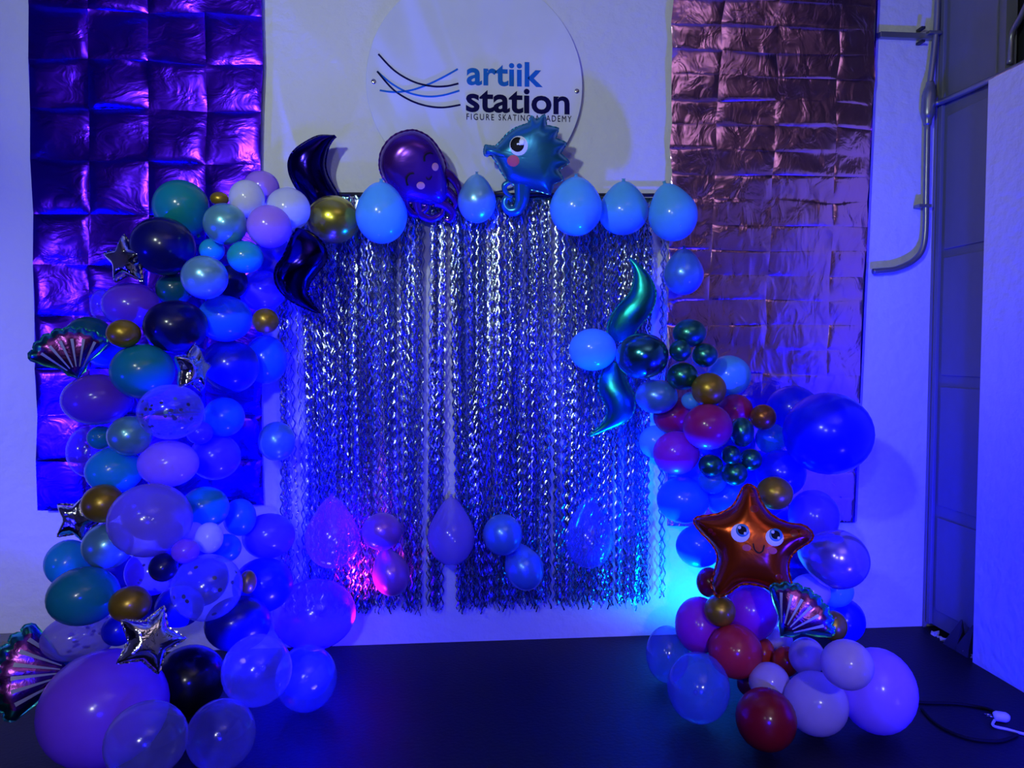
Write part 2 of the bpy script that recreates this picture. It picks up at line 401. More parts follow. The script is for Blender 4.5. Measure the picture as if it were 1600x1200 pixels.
# ------------------------------------------------------------------ sign
sd_ = .028
sg = W(743, 131, sd_); s_ = mpp(sg); R_ = 169*s_*1.0
se = empty('wall_sign', sg); tag(se, 'round white acrylic sign with blue and navy lettering on the wall', 'sign')
V, F = [], []
N = 96
for y, r in ((-.003, R_-.002), (-.005, R_-.004), (.004, R_), (.004, R_), (-.003, R_)):
    pass
rings = [(-.004, R_-.0025), (-.002, R_), (.004, R_), (.0045, R_-.002)]
V.append((0, -.004, 0))
for y, r in rings:
    for k in range(N): V.append((r*math.cos(2*math.pi*k/N), y, r*math.sin(2*math.pi*k/N)))
V.append((0, .0045, 0))
for k in range(N):
    k2 = (k+1) % N
    F.append((0, 1+k, 1+k2))
    for q in range(3): F.append((1+q*N+k, 1+(q+1)*N+k, 1+(q+1)*N+k2, 1+q*N+k2))
    F.append((len(V)-1, 1+3*N+k2, 1+3*N+k))
obj('disc', V, F, M_acr, se, None, False)
for px, py in ((584, 128), (901, 143)):
    p = W(px, py, sd_)-sg
    V, F = tube([p+Vector((0, -.010, 0)), p+Vector((0, -.008, 0)), p+Vector((0, .026, 0))], [.008, .012, .012], 16, 1)
    obj('standoff_screw', V, F, M_steel, se)
def text(name, s, box_, mat, bold, spacing=1.0):
    x0, y0, x1, y1 = box_
    c = bpy.data.curves.new(name, 'FONT'); c.body = s; c.offset = bold; c.space_character = spacing; c.extrude = .01; c.resolution_u = 4
    t = bpy.data.objects.new(name, c); col.objects.link(t)
    bpy.context.view_layer.update()
    me = bpy.data.meshes.new_from_object(t.evaluated_get(bpy.context.evaluated_depsgraph_get()))
    bpy.data.objects.remove(t)
    xs = [v.co.x for v in me.vertices]; ys = [v.co.y for v in me.vertices]
    a, b, cc, d = min(xs), max(xs), min(ys), max(ys)
    TL, TR, BL = W(x0, y0, sd_+.005), W(x1, y0+(x1-x0)*.022, sd_+.005), W(x0, y1, sd_+.005)
    zb, ztp = BL.z, TL.z
    for v in me.vertices:
        u, q = (v.co.x-a)/(b-a), (v.co.y-cc)/(d-cc)
        v.co = Vector((TL.x+(TR.x-TL.x)*u, TL.y-(.0015 if v.co.z > 0 else -.0015), zb+(ztp-zb)*q))-sg
    me.materials.clear(); me.materials.append(mat)
    o = link(name, me, se); return o
text('lettering', 'artiik', (729, 94, 848, 133), M_blueprint, .022, 1.0)['label'] = 'bright blue lettering, upper word'
text('lettering', 'station', (728, 136, 890, 175), M_navyprint, .022, 1.0)['label'] = 'navy lettering, lower word'
for wd_, bx_ in (('FIGURE', (729, 177.3, 772, 187)), ('SKATING', (779, 178.4, 829, 188)), ('ACADEMY', (836, 179.6, 893, 189.3))):
    text('lettering', wd_, bx_, M_navyprint, .0, 1.3)['label'] = 'small navy capitals under the two words'
def swoosh(pts, mat, wpx):
    Q = catmull([(p[0], p[1], 0) for p in pts], 10)
    V, F = [], []
    for i, q in enumerate(Q):
        t = (Q[min(i+1, len(Q)-1)]-Q[max(i-1, 0)]).normalized(); nn = Vector((-t.y, t.x, 0))*wpx/2
        for yy in (0, .0015):
            for s in (-1, 1):
                p = q+nn*s; V.append(W(p.x, p.y, sd_+.005)-sg+Vector((0, -yy, 0)))
    for i in range(len(Q)-1):
        a = i*4; F += [(a+2, a+3, a+7, a+6), (a, a+4, a+5, a+1), (a, a+2, a+6, a+4), (a+1, a+5, a+7, a+3)]
    return obj('swoosh_line', V, F, mat, se, None, False)
def sp(L): return [(540+x/3.81, y/3.81) for x, y in L]
swoosh(sp([(195, 322), (290, 420), (400, 485), (510, 513), (600, 513), (672, 497)]), M_navyprint, 2.8)
swoosh(sp([(188, 425), (280, 530), (380, 595), (480, 630), (580, 640), (684, 624)]), M_navyprint, 2.8)
swoosh(sp([(188, 425), (270, 495), (370, 550), (480, 574), (580, 567), (678, 539)]), M_blueprint, 2.8)
swoosh(sp([(203, 538), (290, 548), (390, 537), (490, 503), (580, 460), (668, 411)]), M_blueprint, 2.8)

# ------------------------------------------------------------------ fringe curtains
def curtain(x0, x1, n, label, seedv, drift):
    rnd = random.Random(seedv)
    zt_ = W(700, 303, .05).z
    X0, X1 = W(x0, 340, .04).x, W(x1, 340, .04).x
    e = empty('fringe_curtain', (X0, -.04, W(x0, 945, .04).z)); tag(e, label, 'curtain', 'silver fringe curtains')
    V, F = box(X0, X1, -.045, -.035, zt_-.05, zt_)
    h = obj('header_tape', local(V, e.location), F, F_header, e, None, False)
    V, F = [], []
    for s in range(n):
        u = rnd.random()
        # strands hang in bunches
        if noise.noise(Vector((u*(X1-X0)*22, seedv*3.1, 0))) < -.17 and rnd.random() < .92: continue
        x = X0+(X1-X0)*u; y = -.03-.06*rnd.random()
        wd = rnd.uniform(.0020, .0042); per = rnd.uniform(.055, .075); amp = rnd.uniform(.0045, .0070)
        ph = rnd.uniform(0, 7); zb = W(700, 945, .04).z+rnd.gauss(0, .022); z = zt_-.02-rnd.uniform(0, .03)
        dx = rnd.uniform(-.015, .015)+drift*(u if drift < 0 else 1-u)**6; st_ = per/8
        tw0, tw1, tw2 = rnd.gauss(0, .5), rnd.uniform(.6, 1.8), rnd.uniform(0, 6)
        b0 = len(V); i = 0
        L = z-zb
        while z > zb:
            k = 2*math.pi*z/per+ph
            t = (zt_-z)/L
            cx = x+amp*math.sin(k)+dx*t+.006*math.sin(z*3+ph); cy = y-amp*.30*math.cos(k+tw2)
            a = tw0+.5*math.sin(tw1*z+tw2)
            ex, ey = math.cos(a)*wd, math.sin(a)*wd
            V.append((cx-ex, cy-ey, z)); V.append((cx+ex, cy+ey, z))
            if i: q = b0+2*i; F.append((q-2, q-1, q+1, q))
            i += 1; z -= st_
    o = obj('fringe_strands', local(V, e.location), F, F_strand, e, None, True); o['kind'] = 'stuff'; o['label'] = 'crimped silver foil strands'
    return e
curtain(436, 697, 350, 'silver crimped foil fringe curtain beside the tall garland', 14, -.045)
curtain(701, 1036, 450, 'silver crimped foil fringe curtain beside the short garland', 23, .035)
# thin rail carrying the curtains
a, b = W(420, 303, .06), W(1062, 305, .06)
V, F = tube([Vector((0, 0, 0)), b-a], .009, 12, 1)
tag(obj('backdrop_rail', V, F, M_dark, None, Matrix.Translation(a)), 'thin dark rail carrying both fringe curtains', 'rail')

# ------------------------------------------------------------------ latex balloons
def balloon_profile(pear):
    P = []
    for i in range(25):
        th = math.pi*i/24; z = -math.cos(th); r = math.sin(th)
        if z > 0:
            s = z*z*(3-2*z)
            r *= 1-pear*s*.55; z *= 1+pear*.55
        P.append((r, z))
    P = P[:-1]
    r, z = P[-1]
    P[-1] = (.085, z+.0)
    P.append((.055, z+.045))
    zmx = P[-1][1]; c, h = (zmx-1)/2, (zmx+1)/2
    rm = max(p[0] for p in P)
    return [(p[0]/rm, (p[1]-c)/h) for p in P]
SEG = 32
def balloon_mesh(name, prof, mat):
    V, F = [(0, 0, prof[0][1])], []
    for r, z in prof[1:]:
        for k in range(SEG): V.append((r*math.cos(2*math.pi*k/SEG), r*math.sin(2*math.pi*k/SEG), z))
    n = len(prof)-1
    for k in range(SEG): F.append((0, 1+(k+1) % SEG, 1+k))
    for i in range(n-1):
        for k in range(SEG):
            a, b = 1+i*SEG+k, 1+i*SEG+(k+1) % SEG; F.append((a, b, b+SEG, a+SEG))
    F.append(tuple(1+(n-1)*SEG+k for k in range(SEG)))
    return mesh(name, V, F, mat)
def knot_mesh(mat):
    prof = [(.05, .975), (.045, .99), (.07, 1.0), (.072, 1.01), (.045, 1.02), (.055, 1.035), (.085, 1.05), (.088, 1.056), (.05, 1.05)]
    V, F = [], []; S = 12
    for r, z in prof:
        for k in range(S): V.append((r*math.cos(2*math.pi*k/S), r*math.sin(2*math.pi*k/S), z))
    for i in range(len(prof)-1):
        for k in range(S):
            a, b = i*S+k, i*S+(k+1) % S; F.append((a, b, b+S, a+S))
    F.append(tuple((len(prof)-1)*S+k for k in range(S)))
    return mesh('knot', V, F, mat)
PROF = {0: balloon_profile(.22), 1: balloon_profile(.38), 2: balloon_profile(.6)}
MESHES = {}
BL = []
TG, SG, CT, LF = 'balloons of the tall garland', 'balloons of the short garland', 'balloons along the curtain top', 'balloons hung low on the curtains'
def B(cx, cy, rx, ry, key, d, label, g=TG, tail=None, pear=0, conf=0, floor=0):
    BL.append(dict(cx=cx, cy=cy, rx=rx, ry=ry, key=key, d=d, label=label, g=g, tail=tail, pear=pear, conf=conf, floor=floor))
# --- tall garland, from the top down
B(285, 327, 42, 45, 'teal', .42, 'large teal latex balloon topmost at the purple foil side', tail=-60, pear=0)
B(343, 311, 14, 11, 'gold', .36, 'small gold balloon beside the topmost white balloon')
B(386, 311, 27, 29, 'white', .50, 'white balloon topmost in the tall garland beside the small gold one')
B(409, 292, 27, 25, 'lav', .30, 'lavender balloon peeking out behind the topmost white balloon')
B(450, 327, 34, 33, 'pwhite', .42, 'white balloon between the lavender one and the chrome gold one')
B(420, 354, 34, 33, 'lav', .60, 'round lavender balloon in front of two white balloons at the garland top')
B(352, 350, 33, 32, 'pteal', .62, 'pearl teal balloon beneath the small gold balloon at the top')
B(521, 343, 40, 37, 'olive', .30, 'chrome gold balloon between the two navy wave balloons', CT)
B(255, 384, 48, 45, 'navy', .56, 'large navy balloon beside the topmost silver star')
B(331, 391, 19, 18, 'cyan', .55, 'small turquoise balloon beside the large navy balloon')
B(383, 402, 27, 25, 'cyan', .62, 'bright turquoise balloon beside the lower navy wave')
B(320, 433, 35, 34, 'psky', .74, 'pearl sky blue balloon front and centre in the upper garland')
B(272, 451, 27, 26, 'dteal', .46, 'dark teal balloon between the two large navy balloons')
B(362, 440, 24, 26, 'navy', .45, 'dark navy balloon behind the pearl sky blue balloon')
B(428, 402, 32, 32, 'vblue', .30, 'deep blue balloon behind the lower navy wave')
B(410, 455, 35, 32, 'vblue', .36, 'violet blue balloon just above the gold ball at the curtain edge')
B(206, 476, 43, 35, 'purple', .50, 'purple balloon under the topmost silver star')
B(160, 478, 18, 26, 'cviolet', .28, 'thin bright violet balloon behind the purple one on the foil')
B(274, 510, 48, 41, 'navy', .62, 'shiny navy balloon in mid garland above the second silver star')
B(352, 498, 41, 36, 'blue', .54, 'dull blue balloon beside the gold ball at the curtain edge')
B(415, 501, 20, 20, 'gold', .55, 'gold ball near the curtain edge in the tall garland')
B(193, 521, 25, 22, 'gold', .74, 'gold ball beside the upper purple scallop shell')
B(138, 524, 34, 30, 'dteal', .34, 'teal balloon peeking over the upper scallop shell')
B(166, 548, 28, 27, 'blue', .34, 'blue balloon behind the upper scallop shell')
B(223, 581, 47, 43, 'teal', .70, 'big dark teal balloon below the gold ball by the shell')
B(360, 572, 44, 42, 'dblue', .42, 'deep blue balloon behind the second silver star')
B(416, 562, 32, 38, 'blue', .28, 'blue balloon overlapping the curtain edge at mid height')
B(153, 625, 51, 40, 'purple', .66, 'large purple balloon below the upper scallop shell')
B(267, 644, 49, 43, 'clear', .86, 'clear balloon with loose confetti in mid garland', conf=26)
B(350, 652, 31, 31, 'blue', .50, 'blue balloon beside the clear confetti balloon at mid height')
B(312, 676, 20, 18, 'vblue', .55, 'small violet blue balloon under the mid confetti balloon')
B(202, 681, 33, 31, 'pteal', .82, 'pearl teal balloon under the large purple one')
B(158, 684, 20, 19, 'teal', .60, 'small teal balloon next to the violet confetti balloon')
B(138, 706, 31, 40, 'cviolet', .46, 'violet see-through confetti balloon in front of the purple foil', conf=12)
B(178, 735, 42, 36, 'cyan', .76, 'turquoise balloon above the large gold balloon')
B(264, 724, 45, 36, 'lav', .78, 'lavender balloon above the large see-through purple one')
B(336, 714, 38, 36, 'vblue', .50, 'violet blue balloon beside the lavender balloon in mid garland')
B(432, 690, 28, 31, 'pblue', .26, 'hazy blue balloon alone at the curtain edge')
B(161, 787, 31, 30, 'gold', .86, 'large gold balloon beside the silver star at the foil bottom')
B(234, 812, 62, 57, 'cpurple', .98, 'big see-through purple balloon in the lower garland')
B(320, 794, 36, 33, 'teal', .66, 'teal balloon behind the big see-through purple one')
B(374, 808, 25, 29, 'blue', .50, 'small blue balloon beyond the teal one in the lower garland')
B(327, 840, 21, 24, 'white', .92, 'small white balloon in the lower garland')
B(304, 835, 16, 19, 'lilac', .84, 'small lilac balloon tucked behind the small white one')
B(290, 861, 21, 19, 'violet', 1.02, 'small violet balloon touching the small navy one')
B(255, 887, 22, 22, 'navy', 1.02, 'small navy balloon in the lower garland')
B(353, 856, 23, 22, 'blue', .72, 'small blue balloon half hidden behind the small white one')
B(324, 918, 53, 51, 'clear', 1.02, 'large clear balloon with a little confetti above the black one', conf=9)
B(168, 853, 37, 36, 'pteal', .88, 'pearl teal balloon below the large gold one')
B(107, 880, 34, 36, 'cyan', .70, 'turquoise balloon outermost at the white wall')
B(130, 932, 52, 45, 'teal', .92, 'largest pearly teal balloon low in the tall garland')
B(204, 944, 31, 28, 'gold', 1.04, 'gold balloon right above the lowest silver star')
B(388, 909, 13, 18, 'gold', .72, 'small gold ball beside the large clear balloon')
B(237, 893, 39, 36, 'cviolet', .80, 'violet see-through confetti balloon behind the small navy one', conf=10)
B(412, 915, 46, 42, 'dblue', .50, 'deep blue balloon low beside the curtain')
B(420, 838, 40, 35, 'vblue', .42, 'violet blue balloon in front of the curtain edge, low')
B(124, 994, 55, 37, 'cpurple', .74, 'pale see-through balloon with dark confetti dots by the plinth', conf=14)
B(371, 975, 50, 42, 'navy', .72, 'navy balloon low behind the clear floor balloons')
B(185, 985, 24, 24, 'dblue', .78, 'small deep blue balloon behind the lowest silver star')
B(280, 948, 36, 32, 'dblue', .74, 'dark blue balloon behind the lowest gold balloon')
B(297, 1062, 54, 53, 'black', .95, 'black balloon near the floor beside the lowest silver star', floor=1)
B(162, 1107, 93, 88, 'violet', 1.2, 'huge purple balloon resting on the floor', floor=1)
B(402, 1047, 53, 54, 'clear', .95, 'clear balloon overlapping another clear one beside the curtain foot')
B(478, 1059, 47, 50, 'cblue', .8, 'clear bluish balloon farthest out onto the black floor', floor=1)
B(229, 1157, 61, 58, 'clear', 1.45, 'clear balloon in front of the huge purple one')
B(345, 1148, 52, 53, 'clear', 1.2, 'clear balloon on the floor below the black one', floor=1)
B(492, 960, 64, 54, 'cviolet', .25, 'wide violet see-through balloon at the curtain foot')
B(242, 800, 48, 44, 'dblue', .55, 'deep blue balloon seen through the big see-through purple one')
B(192, 898, 30, 30, 'vblue', .55, 'violet blue balloon glimpsed between two teal balloons in the lower garland')
B(312, 905, 44, 42, 'dblue', .60, 'deep blue balloon seen through the large clear one above the black balloon')
B(285, 845, 40, 36, 'vblue', .62, 'violet blue balloon hidden behind the small white one in the lower garland')
B(232, 955, 34, 32, 'navy', .62, 'navy balloon half hidden between the gold balloon and the clear one')
# --- curtain top
B(596, 332, 40, 48, 'sky', .34, 'sky blue balloon between the chrome gold one and the octopus', CT, 90, 0)
B(745, 310, 30, 38, 'psky', .20, 'pearl blue balloon between the octopus and the seahorse', CT, 90, 1)
B(900, 322, 41, 46, 'sky', .34, 'sky blue balloon touching the seahorse', CT, 90, 0)
B(974, 325, 39, 42, 'sky', .34, 'sky blue balloon in the middle of three on the curtain top', CT, 90, 1)
B(1050, 331, 38, 46, 'sky', .34, 'sky blue balloon at the curtain corner by the rose foil', CT, 105, 1)
B(1068, 424, 31, 37, 'pblue', .20, 'pearl blue balloon hanging below the curtain corner', CT, 90, 1)
# --- low on curtains
B(519, 831, 42, 56, 'cpink', .22, 'clear pinkish balloon hanging on the curtain beside a magenta light', LF, 90, 2)
B(597, 830, 31, 29, 'pmag', .24, 'round magenta balloon low on the curtain', LF)
B(610, 893, 29, 38, 'pmag', .20, 'drop shaped magenta balloon hanging beneath the round magenta one', LF, 105, 1)
B(705, 829, 37, 53, 'cpurple', .20, 'clear purple balloon hanging where the two curtains meet', LF, 90, 2)
B(786, 835, 31, 32, 'pblue', .24, 'round pearl blue balloon low on the curtain', LF)
B(817, 884, 30, 39, 'pblue', .19, 'drop shaped blue balloon beneath the round pearl blue one', LF, 115, 1)
B(920, 833, 37, 54, 'cblue', .20, 'clear blue balloon hanging low on the curtain by the short garland', LF, 90, 2)
# --- short garland
B(926, 547, 37, 33, 'sky', .26, 'light blue balloon between the two teal waves', SG)
B(1004, 557, 41, 36, 'chrteal', .42, 'large chrome teal balloon beside the teal waves', SG)
B(1077, 520, 26, 22, 'green', .42, 'chrome green ball topmost of the upper four', SG)
B(1063, 548, 17, 17, 'green', .48, 'chrome green ball in the centre of the upper four', SG)
B(1101, 555, 20, 19, 'green', .44, 'chrome green ball beside the rose foil, upper four', SG)
B(1066, 588, 24, 22, 'green', .42, 'chrome green ball lowest of the upper four', SG)
B(1139, 587, 34, 32, 'sky', .26, 'sky blue balloon in front of the rose foil above the gold one', SG)
B(1108, 609, 27, 26, 'gold', .52, 'gold balloon above the red balloons', SG)
B(1026, 619, 33, 27, 'pblue', .40, 'pearl blue balloon below the chrome teal one', SG)
B(1080, 626, 15, 14, 'sky', .36, 'small blue balloon behind the gold one above the red balloons', SG)
B(1052, 650, 31, 28, 'magenta', .36, 'dark crimson balloon under the pearl blue one', SG)
B(1106, 667, 38, 36, 'magenta', .54, 'large crimson balloon in the middle of the upper short garland', SG)
B(1149, 640, 27, 24, 'magenta', .34, 'crimson balloon half hidden beside the small orange gold one', SG)
B(1192, 652, 20, 20, 'ogold', .44, 'small orange gold balloon near the huge blue one', SG)
B(1056, 707, 36, 34, 'mpurple', .44, 'magenta purple balloon at the curtain side of the short garland', SG)
B(1024, 690, 26, 26, 'sky', .22, 'light blue balloon overlapping the curtain behind the crimson one', SG)
B(1159, 675, 19, 23, 'green', .50, 'chrome green ball topmost of the lower five', SG)
B(1142, 711, 15, 15, 'green', .50, 'chrome green ball in the centre of the lower five', SG)
B(1173, 718, 17, 17, 'green', .46, 'chrome green ball of the lower five, toward the blue balloons', SG)
B(1110, 727, 19, 17, 'green', .50, 'chrome green ball of the lower five, toward the curtain', SG)
B(1148, 740, 20, 19, 'green', .48, 'chrome green ball lowest of the lower five', SG)
B(1205, 685, 24, 24, 'blue', .42, 'small blue balloon in front of the huge blue one', SG)
B(1113, 752, 22, 20, 'blue', .34, 'small blue balloon below the chrome green balls', SG)
B(1292, 677, 67, 64, 'bigblue', .40, 'huge saturated blue balloon at the rose foil edge', SG)
B(1238, 640, 40, 38, 'bigblue', .20, 'blue balloon behind the huge blue one', SG)
B(1220, 740, 38, 37, 'bigblue', .28, 'deep blue balloon behind the gold one above the starfish', SG)
B(1210, 770, 28, 26, 'gold', .56, 'dull gold balloon beside the starfish top arm', SG)
B(1067, 781, 40, 36, 'blue', .36, 'blue balloon nearest the curtain above the starfish arm', SG)
B(1136, 779, 33, 30, 'blue', .34, 'blue balloon behind the starfish top arm', SG)
B(1272, 808, 38, 42, 'vblue', .36, 'violet blue balloon beneath the huge blue one', SG)
B(1301, 872, 54, 46, 'chrlav', .46, 'wide chrome lavender balloon with a pink glint beside the starfish', SG, 170, 1)
B(1093, 854, 36, 33, 'blue', .38, 'blue balloon behind the starfish arm toward the curtain', SG)
B(1243, 880, 24, 30, 'dblue', .34, 'deep blue balloon behind the starfish lower arm', SG)
B(1266, 925, 30, 28, 'lilac', .44, 'lilac balloon behind the shell and the chrome lavender one', SG)
B(1304, 922, 28, 26, 'sky', .30, 'light blue balloon under the wide chrome lavender one', SG)
B(1108, 910, 20, 23, 'dred', .48, 'dark red balloon behind the starfish leg', SG)
B(1172, 956, 41, 44, 'mpurple', .62, 'large magenta balloon under the starfish', SG)
B(1092, 977, 37, 43, 'mpurple', .56, 'purple magenta balloon toward the cyan glow', SG)
B(1125, 954, 24, 24, 'gold', .74, 'gold balloon between two magenta ones under the starfish', SG)
B(1303, 978, 20, 23, 'gold', .60, 'gold balloon beside the lower scallop shell', SG)
B(1319, 970, 31, 34, 'bigblue', .20, 'blue balloon behind the gold one by the lower shell', SG)
B(1148, 1018, 41, 41, 'red', .80, 'coral red balloon under the magenta ones', SG)
B(1194, 1020, 16, 22, 'orange', .70, 'small red balloon beside the coral red one', SG)
B(1227, 1033, 20, 23, 'orange', .80, 'small orange red balloon beside the small lilac one', SG)
B(1260, 1026, 27, 29, 'lilac', .84, 'small lilac balloon beside the orange red one', SG)
B(1323, 1038, 39, 38, 'lilac', 1.3, 'lilac balloon in front of the huge lilac one', SG)
B(1218, 999, 20, 18, 'lilac', .64, 'small lilac balloon peeking out under the shell', SG)
B(1372, 1079, 57, 64, 'lav', .85, 'huge lilac balloon resting on the floor near the cable', SG, floor=1)
B(1202, 1066, 31, 30, 'lilac', .84, 'lilac balloon half hidden behind the dark red one', SG)
B(1170, 1068, 18, 19, 'dmag', .72, 'dark magenta balloon under the coral red one', SG)
B(1274, 1099, 48, 48, 'lilac', .95, 'large grey lilac balloon between the dark red and the huge lilac', SG, floor=1)
B(1196, 1124, 46, 47, 'dred', 1.05, 'dark red balloon foremost on the floor', SG, floor=1)
B(1091, 1075, 48, 53, 'cblue', .8, 'clear blue balloon on the floor beside the coral red one', SG, floor=1)
B(1043, 1022, 33, 43, 'cblue', .5, 'clear blue balloon behind another, nearest the curtain foot', SG, floor=1)

B(1136, 694, 42, 40, 'bigblue', .16, 'blue balloon glimpsed behind the lower chrome green balls', SG)
B(1180, 740, 36, 36, 'bigblue', .14, 'blue balloon filling the gap behind the starfish top arm and green balls', SG)
B(1085, 745, 30, 30, 'blue', .15, 'blue balloon glimpsed under the magenta purple one at the curtain side', SG)
B(1235, 835, 34, 40, 'bigblue', .14, 'blue balloon glimpsed between the starfish and the violet blue one', SG)
def geom(b):
    p = W(b['cx'], b['cy'], b['d']); s = mpp(p); b['p'] = p; b['s'] = s; b['r'] = s*(b['rx']+b['ry'])/2
def lowest(b): return b['p'].z-b['s']*b['ry']
for b in BL:
    if b['floor']:
        lo, hi = .0, 2.4
        for _ in range(40):
            b['d'] = (lo+hi)/2; geom(b)
            if lowest(b) > 0: hi = b['d']
            else: lo = b['d']
    geom(b)
# let the balloons settle against each other along their lines of sight
OBST = [(645, 265, 42, .16), (828, 248, 42, .18), (490, 265, 30, .13), (470, 420, 30, .40), (1174, 848, 55, .80)]
for it in range(260):
    mv = [0.0]*len(BL)
    for i in range(len(BL)):
        for j in range(i+1, len(BL)):
            a, c = BL[i], BL[j]
            dd = (a['p']-c['p']).length; need = (a['r']+c['r'])*.97
            if dd < need:
                e = (need-dd)*.35; s = 1 if a['d'] >= c['d'] else -1
                if not a['floor']: mv[i] += s*e*(2 if c['floor'] else 1)
                if not c['floor']: mv[j] -= s*e*(2 if a['floor'] else 1)
        for ox, oy, orr, od in OBST:
            q = W(ox, oy, od); dd = (BL[i]['p']-q).length; need = BL[i]['r']+orr*mpp(q)*.8
            if dd < need and not BL[i]['floor']: mv[i] += (need-dd)*.6*(1 if BL[i]['d'] > od else -1)
    for b, m in zip(BL, mv):
        if b['floor']: continue
        b['d'] = min(1.7, max(b['r']+(.075 if b['g'] in (CT, LF) else .07), b['d']+max(-.03, min(.03, m)))); geom(b)
        while lowest(b) < 0 and b['d'] < 1.6: b['d'] += .01; geom(b)
rc = random.Random(99)
CONF = simple('confetti_dark', (.02, .02, .05), .3, .5)
CONFL = simple('confetti_teal', (.20, .5, .55), .2, .9)
for b in BL:
    r, u, f = frame(b['p']); s = b['s']; rx, ry = b['rx']*s, b['ry']*s
    if b['tail'] is None:
        tilt = Matrix.Rotation(rc.uniform(-.25, .25), 3, r) @ Matrix.Rotation(rc.uniform(-.25, .25), 3, u)
        ax = (r, u, tilt @ f); scl = (rx, ry, (rx+ry)*.52); pear = b['pear']
    else:
        a = math.radians(b['tail']); zt_ = r*math.cos(a)+u*math.sin(a); xt = r*math.sin(a)-u*math.cos(a)
        ax = (xt, zt_.cross(xt), zt_); pear = b['pear']
        vert = abs(math.sin(a)) > .7
        scl = ((rx, rx, ry) if vert else (ry, ry, rx))
    kind = 'confetti_balloon' if b['conf'] else ('clear_balloon' if b['key'] in ('clear', 'cpurple', 'cblue', 'cpink', 'cviolet') else 'latex_balloon')
    k = (b['key'], pear, kind)
    if k not in MESHES: MESHES[k] = (balloon_mesh('balloon_'+b['key'], PROF[pear], bm(b['key'])), knot_mesh(bm(b['key'])))
    M3 = Matrix((ax[0]*scl[0], ax[1]*scl[1], ax[2]*scl[2])).transposed()
    o = link(kind, MESHES[k][0], None, Matrix.Translation(b['p']) @ M3.to_4x4())
    # shear from the tilted tail axis is folded into a plain rotation and scale
    q = Matrix((ax[0], ax[2].cross(ax[0]).normalized(), ax[2])).transposed()
    q = Matrix((q.col[1].cross(q.col[2]).normalized(), q.col[1], q.col[2])).transposed()
    o.matrix_world = Matrix.Translation(b['p']) @ q.to_4x4() @ Matrix.Diagonal((scl[0], scl[1], scl[2], 1))
    tag(o, b['label'], 'balloon', b['g'])
    kn = link('knot', MESHES[k][1], o)
    if b['conf']:
        for nm, mt, cnt in (('confetti', CONF, b['conf']), ('shiny_confetti', CONFL, b['conf']//4)):
            V, F = [], []
            cl = Vector((rc.uniform(-.4, .4), rc.uniform(-.2, .6), -.8)).normalized()
            for c in range(cnt):
                n_ = (cl*(.6 if nm == 'confetti' else 1.6)+Vector((rc.gauss(0, .5), rc.gauss(0, .5), rc.gauss(0, .35)))).normalized()
                t1 = n_.orthogonal().normalized(); t2 = n_.cross(t1); rr = rc.uniform(.05, .075); b0 = len(V)
                for kk in range(8):
                    an = kk*math.pi/4; V.append(n_*.975+(t1*math.cos(an)+t2*math.sin(an))*rr)
                F.append(tuple(range(b0, b0+8)))
            ob = obj(nm, V, F, mt, o, None, False); ob['kind'] = 'stuff'

